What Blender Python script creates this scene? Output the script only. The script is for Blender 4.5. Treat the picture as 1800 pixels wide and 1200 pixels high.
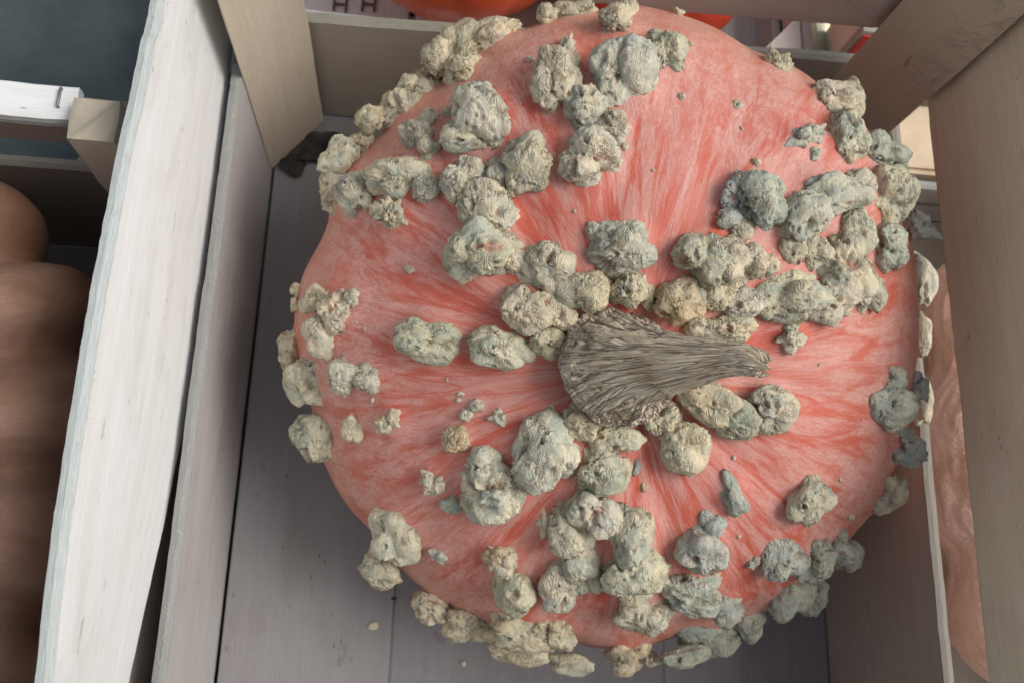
import bpy, bmesh, math, random
import numpy as np
from mathutils import Vector, Matrix

for o in list(bpy.data.objects): bpy.data.objects.remove(o)
S = bpy.context.scene
COL = S.collection

# ------------------------------------------------------------------ camera
H = 0.55                                    # camera height above the crate floor (metres)
FPX = 1500.0                                # focal length in photograph pixels (1800 wide)
RW = np.array([[0.99135441, 0.06197009, 0.11565523],
               [0.02983109, -0.96480754, 0.26125949],
               [0.12777531, -0.25555063, -0.95831485]])      # camera (right, down, forward) -> world
cam_data = bpy.data.cameras.new('camera')
cam = bpy.data.objects.new('camera', cam_data); COL.objects.link(cam)
cm = Matrix.Identity(4)
for i in range(3):
    cm[i][0] = RW[i, 0]; cm[i][1] = -RW[i, 1]; cm[i][2] = -RW[i, 2]
cm[2][3] = H
cam.matrix_world = cm
cam_data.sensor_width = 36; cam_data.lens = FPX / 1800 * 36
cam_data.clip_start = 0.01; cam_data.clip_end = 100
cam_data.dof.use_dof = True
cam_data.dof.focus_distance = 0.36
cam_data.dof.aperture_fstop = 13.0
S.camera = cam

# ------------------------------------------------------------------ light
SUN_DIR = Vector((0.64, -0.02, 0.77)).normalized()            # towards the light
SUN_EL = math.asin(SUN_DIR.z); SUN_AZ = math.atan2(SUN_DIR.x, SUN_DIR.y)
w = bpy.data.worlds.new('World'); S.world = w; w.use_nodes = True
nt = w.node_tree; nt.nodes.clear()
sky = nt.nodes.new('ShaderNodeTexSky'); sky.sky_type = 'NISHITA'; sky.sun_disc = False
sky.sun_elevation = SUN_EL; sky.sun_rotation = SUN_AZ; sky.dust_density = 6; sky.air_density = 1.0; sky.ozone_density = 1.0
bg = nt.nodes.new('ShaderNodeBackground'); bg.inputs['Strength'].default_value = 0.14
out = nt.nodes.new('ShaderNodeOutputWorld')
hs = nt.nodes.new('ShaderNodeHueSaturation'); hs.inputs['Saturation'].default_value = .45   # thin cloud
nt.links.new(sky.outputs[0], hs.inputs['Color']); nt.links.new(hs.outputs[0], bg.inputs['Color']); nt.links.new(bg.outputs[0], out.inputs['Surface'])
sun_d = bpy.data.lights.new('sun', 'SUN'); sun_d.energy = 2.0; sun_d.angle = math.radians(32); sun_d.color = (1.0, 0.955, 0.90)
sun = bpy.data.objects.new('sun', sun_d); COL.objects.link(sun)
sun.rotation_euler = SUN_DIR.to_track_quat('Z', 'Y').to_euler()
vs = S.view_settings
vs.view_transform = 'Standard'; vs.look = 'None'; vs.gamma = 1; vs.use_curve_mapping = False
vs.exposure = -0.24
S.cycles.use_adaptive_sampling = True; S.cycles.adaptive_threshold = .03
S.cycles.max_bounces = 5; S.cycles.diffuse_bounces = 4; S.cycles.glossy_bounces = 2

# ------------------------------------------------------------------ numeric helpers
rng = np.random.default_rng(7)
_T = rng.random(4096) * 2 - 1
def _h(ix, iy, iz):
    return _T[(ix * 73856093 ^ iy * 19349663 ^ iz * 83492791) & 4095]
def noise(p):
    """smooth value noise in -1..1 for an (n,3) array"""
    i = np.floor(p).astype(np.int64); f = p - i
    u = f * f * f * (f * (f * 6 - 15) + 10)
    x, y, z = i[:, 0], i[:, 1], i[:, 2]; a, b, c = u[:, 0], u[:, 1], u[:, 2]
    def l(s, t, k): return s + (t - s) * k
    return l(l(l(_h(x, y, z), _h(x+1, y, z), a), l(_h(x, y+1, z), _h(x+1, y+1, z), a), b),
             l(l(_h(x, y, z+1), _h(x+1, y, z+1), a), l(_h(x, y+1, z+1), _h(x+1, y+1, z+1), a), b), c)
def fbm(p, o=3):
    r = 0; a = 1.0; s = 0
    for k in range(o):
        r = r + a * noise(p * (2.03 ** k) + 17.3 * k); s += a; a *= .5
    return r / s
def sstep(a, b, x):
    t = np.clip((x - a) / (b - a), 0, 1); return t * t * (3 - 2 * t)

def ray(px, py):
    r = RW @ np.array([px - 900.0, py - 600.0, FPX]); return r / np.linalg.norm(r)
CAM = np.array([0, 0, H])

# ------------------------------------------------------------------ object helpers
def mesh_obj(name, verts, faces, mat, parent=None, loc=(0, 0, 0), smooth=True, attrs=None, color=None):
    me = bpy.data.meshes.new(name)
    me.from_pydata([tuple(v) for v in verts] if not isinstance(verts, np.ndarray) else verts.tolist(), [], faces if isinstance(faces, list) else faces.tolist())
    if attrs:
        for k, v in attrs.items():
            v = np.asarray(v, dtype=np.float32)
            if v.ndim == 1:
                at = me.attributes.new(k, 'FLOAT', 'POINT'); at.data.foreach_set('value', v)
            else:
                at = me.attributes.new(k, 'FLOAT_VECTOR', 'POINT'); at.data.foreach_set('vector', v.ravel())
    if smooth: me.polygons.foreach_set('use_smooth', [True] * len(me.polygons))
    if mat: me.materials.append(mat)
    o = bpy.data.objects.new(name, me); COL.objects.link(o)
    o.location = loc
    if parent: o.parent = parent
    if color: o.color = color
    return o
def empty(name, loc=(0, 0, 0)):
    o = bpy.data.objects.new(name, None); COL.objects.link(o); o.location = loc; o.empty_display_size = .02; return o
def tag(o, label, cat, group=None):
    o['label'] = label; o['category'] = cat
    if group: o['group'] = group
    return o

# ------------------------------------------------------------------ materials
class N:
    def __init__(self, name):
        self.m = bpy.data.materials.new(name); self.m.use_nodes = True
        self.t = self.m.node_tree; self.b = self.t.nodes['Principled BSDF']
    def n(self, typ, **kw):
        x = self.t.nodes.new(typ)
        for k, v in kw.items():
            if k in x.inputs.keys() if isinstance(k, str) else False: self.set(x.inputs[k], v)
            else: setattr(x, k, v)
        return x
    def set(self, sock, v):
        if isinstance(v, bpy.types.NodeSocket): self.t.links.new(v, sock)
        else: sock.default_value = v
    def noise(self, vec, scale, detail=4, rough=.55, dist=0.0):
        x = self.t.nodes.new('ShaderNodeTexNoise')
        self.set(x.inputs['Scale'], scale); self.set(x.inputs['Detail'], detail); self.set(x.inputs['Roughness'], rough); self.set(x.inputs['Distortion'], dist)
        if vec is not None: self.set(x.inputs['Vector'], vec)
        return x.outputs['Fac']
    def vor(self, vec, scale, feature='F1'):
        x = self.t.nodes.new('ShaderNodeTexVoronoi'); x.feature = feature
        self.set(x.inputs['Scale'], scale); self.set(x.inputs['Vector'], vec)
        return x.outputs['Distance']
    def ramp(self, fac, stops):
        x = self.t.nodes.new('ShaderNodeValToRGB'); e = x.color_ramp.elements
        while len(e) < len(stops): e.new(.5)
        for k, (p, c) in enumerate(stops):
            e[k].position = p; e[k].color = (c, c, c, 1) if isinstance(c, (int, float)) else (*c, 1)
        self.set(x.inputs[0], fac); return x.outputs[0]
    def mix(self, fac, a, b, mode='MIX'):
        x = self.t.nodes.new('ShaderNodeMix'); x.data_type = 'RGBA'; x.blend_type = mode
        self.set(x.inputs[0], fac)
        for s, v in ((x.inputs[6], a), (x.inputs[7], b)):
            self.set(s, (*v, 1) if isinstance(v, tuple) and len(v) == 3 else v)
        return x.outputs[2]
    def math(self, op, a, b=0.0, c=0.0):
        x = self.t.nodes.new('ShaderNodeMath'); x.operation = op
        self.set(x.inputs[0], a); self.set(x.inputs[1], b); self.set(x.inputs[2], c); return x.outputs[0]
    def mapv(self, vec, scale=(1, 1, 1), loc=(0, 0, 0)):
        x = self.t.nodes.new('ShaderNodeMapping'); self.set(x.inputs['Vector'], vec)
        x.inputs['Scale'].default_value = scale; x.inputs['Location'].default_value = loc; return x.outputs[0]
    def addv(self, a, b):
        x = self.t.nodes.new('ShaderNodeVectorMath'); x.operation = 'ADD'; self.set(x.inputs[0], a); self.set(x.inputs[1], b); return x.outputs[0]
    def attr(self, name, out='Vector'):
        x = self.t.nodes.new('ShaderNodeAttribute'); x.attribute_name = name; return x.outputs[out]
    def obj(self): return self.t.nodes.new('ShaderNodeTexCoord').outputs['Object']
    def oinfo(self, s): return self.t.nodes.new('ShaderNodeObjectInfo').outputs[s]
    def bump(self, h, dist, strength=1.0, normal=None):
        x = self.t.nodes.new('ShaderNodeBump'); self.set(x.inputs['Height'], h)
        x.inputs['Distance'].default_value = dist; x.inputs['Strength'].default_value = strength
        if normal is not None: self.set(x.inputs['Normal'], normal)
        return x.outputs[0]
    def done(self, color, rough, normal=None, spec=.5):
        self.set(self.b.inputs['Base Color'], (*color, 1) if isinstance(color, tuple) else color)
        self.set(self.b.inputs['Roughness'], rough)
        self.b.inputs['Specular IOR Level'].default_value = spec
        if normal is not None: self.set(self.b.inputs['Normal'], normal)
        return self.m

def mat_wood():
    k = N('poplar_veneer'); g = k.addv(k.attr('gc'), k.math('MULTIPLY', k.oinfo('Random'), 9.0))
    col = k.oinfo('Color')
    grain = k.noise(k.mapv(g, (6, 85, 85)), 1.0, 6, .7, 1.6)
    fine = k.noise(k.mapv(g, (110, 1100, 1100)), 1.0, 3, .7, .6)
    blot = k.noise(k.mapv(g, (13, 24, 24)), 1.0, 4, .62, .5)
    c = k.mix(k.ramp(grain, [(.3, 0), (.7, 1)]), (.90, .875, .845), (1.0, 1.0, 1.0))
    c = k.mix(k.math('MULTIPLY', k.ramp(fine, [(.54, 0), (.75, 1)]), .20), c, (.62, .57, .52))
    c = k.mix(k.math('MULTIPLY', k.ramp(blot, [(.52, 0), (.76, 1)]), .42), c, (.64, .58, .53))
    c = k.mix(k.math('MULTIPLY', k.ramp(blot, [(.25, 1), (.42, 0)]), .25), c, (.92, .80, .66))
    st = k.noise(k.mapv(g, (40, 105, 105)), 1.0, 3, .55, .4)
    c = k.mix(k.math('MULTIPLY', k.ramp(st, [(.68, 0), (.80, 1)]), .6), c, (.33, .28, .25))
    dv = k.vor(k.mapv(g, (70, 190, 190)), 1.0)
    dots = k.math('MULTIPLY', k.ramp(dv, [(.05, 1), (.13, 0)]), k.ramp(blot, [(.5, 0), (.6, 1)]))
    c = k.mix(k.math('MULTIPLY', dots, .7), c, (.25, .21, .18))
    c = k.mix(k.math('MULTIPLY', k.attr('edge', 'Fac'), .8), c, k.mix(fine, (.30, .33, .315), (.72, .76, .73)))
    c = k.mix(1.0, c, col, 'MULTIPLY')
    h = k.math('ADD', k.math('MULTIPLY', grain, .5), k.math('MULTIPLY', fine, .8))
    return k.done(c, .88, k.bump(h, .0009, .6), .15)

def mat_wart():
    k = N('corky_wart'); r = k.oinfo('Random')
    p = k.addv(k.obj(), k.math('MULTIPLY', r, 3.0)); col = k.oinfo('Color')
    pit = k.attr('pit', 'Fac'); flk = k.attr('flake', 'Fac'); tint = k.attr('tint', 'Fac'); brn = k.attr('brown', 'Fac'); rgh = k.attr('rough', 'Fac')
    b = k.noise(p, 520, 2, .7)
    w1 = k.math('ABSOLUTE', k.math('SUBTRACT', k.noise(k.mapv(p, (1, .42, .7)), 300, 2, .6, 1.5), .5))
    line = k.ramp(w1, [(.0, 1), (.045, 0)])                        # fine bark cracks; crease shade painted dark along the bump grooves
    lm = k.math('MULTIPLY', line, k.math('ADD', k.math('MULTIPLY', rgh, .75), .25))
    c = k.mix(tint, (.80, .865, .86), (1.10, 1.05, .93))
    c = k.mix(k.math('MULTIPLY', k.ramp(b, [(.36, 1), (.50, 0)]), .30), c, (.66, .60, .50))
    c = k.mix(k.math('MULTIPLY', flk, .5), c, (1.20, 1.13, .98))
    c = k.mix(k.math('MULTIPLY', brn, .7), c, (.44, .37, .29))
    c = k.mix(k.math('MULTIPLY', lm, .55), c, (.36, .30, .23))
    c = k.mix(1.0, c, col, 'MULTIPLY')
    pk = k.mix(k.ramp(b, [(.35, 0), (.6, 1)]), (.28, .14, .09), (.55, .28, .22))
    c = k.mix(k.math('MULTIPLY', pit, .85), c, pk)
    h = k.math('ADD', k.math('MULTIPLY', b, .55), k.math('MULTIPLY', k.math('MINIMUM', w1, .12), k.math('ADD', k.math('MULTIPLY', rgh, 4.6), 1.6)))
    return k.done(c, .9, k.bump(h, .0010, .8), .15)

def mat_stem():
    k = N('dry_stem'); g = k.attr('gc'); p = k.obj(); bs = k.attr('base', 'Fac')
    n1 = k.noise(k.mapv(g, (5.0, 5.0, .66)), 1.0, 2, .55, 1.1)
    ln = k.math('ABSOLUTE', k.math('SUBTRACT', n1, .5))
    line = k.ramp(ln, [(.0, 1), (.018, .8), (.045, 0)])            # long dark fissures
    n2 = k.math('ABSOLUTE', k.math('SUBTRACT', k.noise(p, 170, 2, .6, 1.2), .5))
    plate = k.math('MULTIPLY', k.ramp(n2, [(.0, 1), (.05, 0)]), bs)  # cross cracks of the corky foot
    gr = k.noise(p, 75, 3, .6)
    c = k.mix(k.ramp(gr, [(.38, 0), (.64, 1)]), (.52, .43, .31), (.66, .59, .48))
    c = k.mix(k.math('MULTIPLY', bs, .6), c, (.58, .50, .385))
    c = k.mix(k.math('MULTIPLY', line, .85), c, (.13, .105, .075))
    c = k.mix(k.math('MULTIPLY', plate, .7), c, (.20, .155, .11))
    h = k.math('ADD', k.math('MINIMUM', k.math('MULTIPLY', ln, 6.0), .9), k.math('SUBTRACT', k.math('MULTIPLY', k.noise(p, 600, 3), .35), k.math('MULTIPLY', plate, .6)))
    return k.done(c, .85, k.bump(h, .0012, .8), .2)

def mat_skin(name, deep, mid, pale, rim, bumpd=.0006, lace=.8, rough=.5):
    k = N(name); g = k.attr('gc')            # gc = (cos t, sin t, distance along the meridian 0..1)
    sep = k.t.nodes.new('ShaderNodeSeparateXYZ'); k.set(sep.inputs[0], g); s = sep.outputs[2]
    p = k.obj()
    stA = k.noise(k.mapv(g, (4.5, 4.5, 3.4)), 1.0, 3, .62, .5)
    stB = k.noise(k.mapv(g, (12, 12, 5.5)), 1.0, 4, .66, .9)
    iso = k.noise(p, 105, 4, .75, .6)
    lc1 = k.math('ABSOLUTE', k.math('SUBTRACT', k.noise(k.mapv(g, (34, 34, 15)), 1.0, 3, .65, 1.5), .5))
    lc2 = k.math('ABSOLUTE', k.math('SUBTRACT', k.noise(p, 150, 2, .6, 1.2), .5))
    farw = k.ramp(s, [(.30, 0), (.75, 1)])
    c = k.mix(k.ramp(stA, [(.38, 0), (.60, 1)]), deep, mid)
    # bloom of pale scarring: streaks near the stem, lace and mottling towards the rim
    sc_ = k.t.nodes.new('ShaderNodeMix'); sc_.data_type = 'FLOAT'
    k.set(sc_.inputs[0], k.math('MULTIPLY', farw, .55)); k.set(sc_.inputs[2], stB); k.set(sc_.inputs[3], iso); ov = sc_.outputs[0]
    ovm = k.ramp(ov, [(.40, 0), (.56, .7), (.70, 1)])
    c = k.mix(k.math('MULTIPLY', ovm, lace * .8), c, pale)
    lm = k.math('ADD', k.math('MULTIPLY', k.ramp(lc1, [(.0, 1), (.08, 0)]), .75), k.math('MULTIPLY', k.ramp(lc2, [(.0, 1), (.075, 0)]), k.math('MULTIPLY', farw, .85)))
    lm = k.math('MULTIPLY', k.math('MINIMUM', lm, 1.0), k.ramp(ov, [(.40, .12), (.52, 1)]))
    c = k.mix(k.math('MULTIPLY', lm, lace), c, tuple(min(1, x * 1.06) for x in pale))
    exp = k.ramp(k.math('ADD', k.math('MULTIPLY', stA, .45), k.math('MULTIPLY', stB, .55)), [(.385, 1), (.50, 0)])
    c = k.mix(k.math('MULTIPLY', exp, .7), c, deep)
    c = k.mix(k.math('MULTIPLY', k.ramp(s, [(.20, .5), (.48, 0)]), k.ramp(stB, [(.42, 1), (.60, .15)])), c, deep)
    c = k.mix(k.ramp(s, [(.58, 0), (.92, .72)]), c, rim)
    dots = k.math('MULTIPLY', k.ramp(k.vor(p, 190), [(.07, 1), (.12, 0)]), k.ramp(iso, [(.5, 0), (.6, 1)]))
    c = k.mix(k.math('MULTIPLY', dots, .5), c, tuple(x * .5 for x in deep))
    h = k.math('ADD', lc1, k.math('ADD', iso, k.math('MULTIPLY', lm, .3)))
    return k.done(c, k.math('ADD', k.math('MULTIPLY', stB, .25), rough - .12), k.bump(h, bumpd, .7), .4)

def mat_simple(name, c1, c2, scale, rough=.7, bd=.001, spec=.4, detail=4):
    k = N(name); p = k.obj(); f = k.noise(p, scale, detail, .6, .3)
    return k.done(k.mix(k.ramp(f, [(.35, 0), (.65, 1)]), c1, c2), rough, k.bump(k.noise(p, scale * 6, 4), bd, .5), spec)

M_WOOD = mat_wood(); M_WART = mat_wart(); M_STEM = mat_stem()
M_SKIN = mat_skin('salmon_skin', (.53, .102, .062), (.56, .188, .138), (.65, .41, .365), (.60, .305, .215), .0007, .64)
M_BROWN = mat_skin('brown_skin', (.20, .115, .08), (.26, .155, .11), (.34, .23, .185), (.33, .175, .10), .0004, .3, .36)
M_TAN = mat_skin('tan_pink_skin', (.60, .33, .25), (.68, .43, .34), (.76, .56, .48), (.66, .40, .32), .0016, .7, .5)
M_ORANGE = mat_skin('orange_skin', (.78, .10, .025), (.82, .15, .04), (.85, .22, .08), (.78, .12, .03), .0003, .2, .35)
M_TARP = mat_simple('slate_tarp', (.050, .072, .080), (.085, .112, .122), 14, .75, .002, .3)
M_STEEL = mat_simple('staple_steel', (.22, .23, .25), (.34, .35, .37), 300, .4); M_STEEL.node_tree.nodes['Principled BSDF'].inputs['Metallic'].default_value = .9
M_DEBRIS = mat_simple('dark_debris', (.018, .016, .016), (.05, .045, .042), 90, .8, .002)
M_CRUMB = mat_simple('crumb', (.55, .48, .36), (.72, .64, .5), 500, .85, .0004)
M_STRAW = mat_simple('green_straw', (.25, .30, .05), (.42, .44, .12), 120, .7, .0004)
M_FIBRE = mat_simple('wood_fibre', (.62, .54, .44), (.74, .66, .55), 300, .8, .0002)
M_INK = mat_simple('brown_ink', (.10, .06, .05), (.22, .15, .12), 500, .85, .0002)
M_RED = mat_simple('red_print', (.55, .035, .03), (.66, .06, .05), 80, .7, .0003)
M_CREAM = mat_simple('cream_card', (.62, .50, .36), (.72, .60, .45), 50, .85, .0005)
M_GREYPLY = mat_simple('grey_board', (.22, .21, .19), (.32, .31, .29), 35, .8, .0008)

# ------------------------------------------------------------------ timber
def board(name, o, L, W, T, parent, color=(.7, .68, .65, 1), nl=70, nw=8, seed=0, warp=None, rough=.0011, mat=None):
    """a sawn lath: o = centre of one end, L / W / T = vectors along length, width and thickness"""
    o, L, W, T = [np.array(v, float) for v in (o, L, W, T)]
    l, wd, t = [np.linalg.norm(v) for v in (L, W, T)]
    nt_ = 2
    us = np.linspace(0, 1, nl + 1); vsn = np.r_[-.5, -.485, np.linspace(-.5, .5, nw + 1)[1:-1], .485, .5]
    ring = [(v, -.5) for v in vsn] + [(.5, 0)] + [(v, .5) for v in vsn[::-1]] + [(-.5, 0)]
    R_ = len(ring); P = np.zeros((nl + 1, R_, 3)); G = np.zeros_like(P)
    r_ = np.random.default_rng(seed + 11)
    e1 = fbm(np.c_[us * l * 45, np.full(nl + 1, seed * 3.1), np.zeros(nl + 1)], 4) * rough
    e2 = fbm(np.c_[us * l * 45, np.full(nl + 1, seed * 3.1 + 50), np.zeros(nl + 1)], 4) * rough
    ea = fbm(np.c_[us * l * 300, np.full(nl + 1, seed * 5.1 + 9), np.zeros(nl + 1)], 2) * rough * .35
    for j, (a, b) in enumerate(ring):
        edge = (abs(a) == .5)
        off = np.where(a > 0, e1 + ea, e2 - ea) * (abs(a) * 2) ** 4
        inset = .0006 if edge and b != 0 else 0
        P[:, j, :] = o + us[:, None] * L + a * W + b * T * (1 if b == 0 else 1) + (off - np.sign(a) * inset)[:, None] * (W / wd)
        G[:, j, 0] = us * l; G[:, j, 1] = a * wd + b * t * .5; G[:, j, 2] = b * t
    bow = fbm(np.c_[us * l * 9, np.full(nl + 1, seed * 1.7 + 3), np.zeros(nl + 1)], 2) * .0012
    P += bow[:, None, None] * (T / t)
    if warp is not None: P = warp(P, us)
    V = P.reshape(-1, 3); F = []
    for i in range(nl):
        for j in range(R_):
            k = (j + 1) % R_
            F.append((i * R_ + j, i * R_ + k, (i + 1) * R_ + k, (i + 1) * R_ + j))
    F.append(tuple(range(R_ - 1, -1, -1))); F.append(tuple(nl * R_ + j for j in range(R_)))
    if np.dot(np.cross(W, T), L) < 0: F = [f[::-1] for f in F]
    ob = mesh_obj(name, V - o, F, mat or M_WOOD, parent, o - np.array(parent.location if parent else (0, 0, 0)), False, {'gc': G.reshape(-1, 3), 'edge': np.tile([1.0 if abs(a) == .5 else 0.0 for a, b in ring], nl + 1)}, color)
    return ob

def corner_post(name, tri, z0, z1, parent, color, seed=0):
    """triangular corner post with softly rounded arrises"""
    tri = np.array(tri, float); c = tri.mean(0)
    ring = []
    for i in range(3):
        a, b, d = tri[i - 1], tri[i], tri[(i + 1) % 3]
        for q in (.06, .02): ring.append(b + (a - b) * q)
        for q in (.02, .06): ring.append(b + (d - b) * q)
        for q in (.25, .5, .75): ring.append(b + (d - b) * q)
    ring = np.array(ring); n = len(ring); nz = 50; V = []; G = []
    per = np.r_[0, np.cumsum(np.linalg.norm(np.diff(ring, axis=0), axis=1))]
    for k in range(nz + 1):
        z = z0 + (z1 - z0) * k / nz
        wob = 1 + fbm(np.c_[ring * 60, np.full(n, z * 20 + seed)], 2)[:, None] * .025
        for q, s in zip((ring - c) * wob + c, per): V.append((q[0], q[1], z)); G.append((z, s, seed * .37))
    F = [(k * n + j, k * n + (j + 1) % n, (k + 1) * n + (j + 1) % n, (k + 1) * n + j) for k in range(nz) for j in range(n)]
    F += [tuple(range(n - 1, -1, -1)), tuple(nz * n + j for j in range(n))]
    V = np.array(V) - np.array([c[0], c[1], z0])
    return mesh_obj(name, V, F, M_WOOD, parent, np.array([c[0], c[1], z0]) - np.array(parent.location), False, {'gc': np.array(G)}, color)

def tube(path, rad, n=6):
    path = np.array(path, float); V = []; F = []; m = len(path)
    rad = np.full(m, rad) if np.isscalar(rad) else np.array(rad)
    for i in range(m):
        t = path[min(i + 1, m - 1)] - path[max(i - 1, 0)]; t /= np.linalg.norm(t)
        a = np.cross(t, [0.31, .17, .94]); a /= np.linalg.norm(a); b = np.cross(t, a)
        for j in range(n):
            an = 2 * math.pi * j / n; V.append(path[i] + rad[i] * (a * math.cos(an) + b * math.sin(an)))
    for i in range(m - 1):
        for j in range(n): F.append((i * n + j, i * n + (j + 1) % n, (i + 1) * n + (j + 1) % n, (i + 1) * n + j))
    F += [tuple(range(n - 1, -1, -1)), tuple((m - 1) * n + j for j in range(n))]
    return V, F
def join(parts):
    V = []; F = []
    for v, f in parts:
        k = len(V); V += [tuple(x) for x in v]; F += [tuple(i + k for i in q) for q in f]
    return np.array(V), F

XL, XR, YB, YF = -.107, .277, .305, -.205
PALE = (.81, .85, .865, 1); PALE2 = (.74, .72, .69, 1); TANW = (.84, .80, .64, 1); GREYW = (.60, .55, .50, 1); FLOORW = (.285, .28, .295, 1); BACKW = (.52, .48, .41, 1)

# ------------------------------------------------------------------ ground
gv = []; gf = []; n_ = 120
gx = np.linspace(-3, 3, n_); GX, GY = np.meshgrid(gx, gx)
gz = -.016 + fbm(np.c_[GX.ravel() * 5, GY.ravel() * 5, np.zeros(GX.size)], 3) * .004 - .004
gv = np.c_[GX.ravel(), GY.ravel(), gz]
gf = [(j * n_ + i, j * n_ + i + 1, (j + 1) * n_ + i + 1, (j + 1) * n_ + i) for j in range(n_ - 1) for i in range(n_ - 1)]
g = mesh_obj('ground', gv, gf, M_TARP); g['kind'] = 'structure'

# ------------------------------------------------------------------ the crate in front
crate = tag(empty('wooden_crate', ((XL + XR) / 2, (YB + YF) / 2, -.012)), 'open pale wooden slat crate holding the warty pink pumpkin', 'crate', 'slatted fruit crates')
# floor boards run towards the back, narrow joints between them
fx = [-.1012, -.0015, .1685, .2765]
for i in range(3):
    a, b = fx[i] - .0006 * (i > 0), fx[i + 1] + .0006
    board('floor_board', ((a + b) / 2, YF, -.003 - .0001 * (i == 1)), (0, YB - YF, 0), (b - a, 0, 0), (0, 0, .006), crate, (FLOORW[0] * (1, .93, .97)[i], FLOORW[1] * (1, .93, .97)[i], FLOORW[2] * (1, .95, 1.02)[i], 1), 90, 8, 20 + i, rough=.0001)
for yy in (YF + .03, .05, YB - .03):
    board('floor_batten', (XL + .014, yy, -.0095), (XR - XL - .02, 0, 0), (0, .04, 0), (0, 0, .006), crate, FLOORW, 10, 2, 30)
def warp_back(dl, dr, zref):
    def w(P, us):
        P[..., 2] += (dl + (dr - dl) * us)[:, None] * np.clip(P[..., 2] / zref, 0, 1); return P
    return w
# left side: a lower slat, and a wider upper slat outside it that has warped away at the near end
def warp_low(P, us):
    P[..., 2] += ((us - .35) * .004)[:, None]; return P
def warp_up(P, us):
    y = YF + (YB - YF) * us
    low = np.interp(y, [-.21, -.045, .02, .06, .11, .25, .31], [.150, .1285, .107, .098, .0945, .100, .103])
    z = P[..., 2]; f = (z - .10) / (.245 - .10)
    top = np.interp(y, [-.21, -.12, -.04, .015, .07, .14, .21, .31], [.200, .213, .2235, .2315, .2345, .2310, .2230, .208])
    P[..., 2] = low[:, None] + f * (top - low)[:, None]
    P[..., 0] += (np.interp(y, [-.2, 0, .1, .3], [-.003, -.001, 0, .0]))[:, None] * (1 - f)
    return P
board('slat', (XL + .001, YF, .0540), (0, YB - YF, 0), (0, 0, .119), (.006, 0, 0), crate, (.47, .46, .46, 1), 110, 10, 2, warp_low, .0020)
board('slat', (XL - .0088, YF - .02, .1725), (0, YB - YF + .04, 0), (0, 0, .145), (.0056, 0, 0), crate, PALE, 160, 12, 3, warp_up, .0022)
# right side
board('slat', (XR + .003, YF, .0575), (0, YB - YF, 0), (0, 0, .126), (.0055, 0, 0), crate, (.46, .41, .37, 1), 90, 8, 4)
board('slat', (XR + .004, YF - .02, .209), (0, YB - YF + .04, 0), (0, 0, .108), (.007, 0, 0), crate, TANW, 90, 8, 5)
# back
board('slat', (XL - .004, YB + .004, .0605), (XR - XL + .008, 0, 0), (0, 0, .119), (0, .007, 0), crate, BACKW, 90, 8, 6, warp_back(-.0150, .002, .12))
board('slat', (XL - .02, YB + .004, .209), (XR - XL + .04, 0, 0), (0, 0, .106), (0, .007, 0), crate, (.70, .64, .58, 1), 90, 8, 7, warp_back(-.013, .001, .16))
# front, behind the lower edge of the picture
board('slat', (XL - .004, YF - .004, .0605), (XR - XL + .008, 0, 0), (0, 0, .119), (0, .007, 0), crate, BACKW, 40, 4, 8)
board('slat', (XL - .02, YF - .004, .200), (XR - XL + .04, 0, 0), (0, 0, .08), (0, .007, 0), crate, GREYW, 40, 4, 9)
corner_post('corner_post', [(-.1025, .2585), (-.0700, .2995), (-.1025, .2995)], .004, .31, crate, (.60, .54, .44, 1), 1)
corner_post('corner_post', [(.2735, .2995), (.2465, .2995), (.2735, .2575)], .05, .31, crate, (.68, .61, .48, 1), 2)
corner_post('corner_post', [(-.1025, YF + .045), (-.1025, YF + .001), (-.066, YF + .001)], .004, .31, crate, TANW, 3)
corner_post('corner_post', [(.2735, YF + .001), (.2735, YF + .045), (.245, YF + .001)], .004, .31, crate, TANW, 4)

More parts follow.
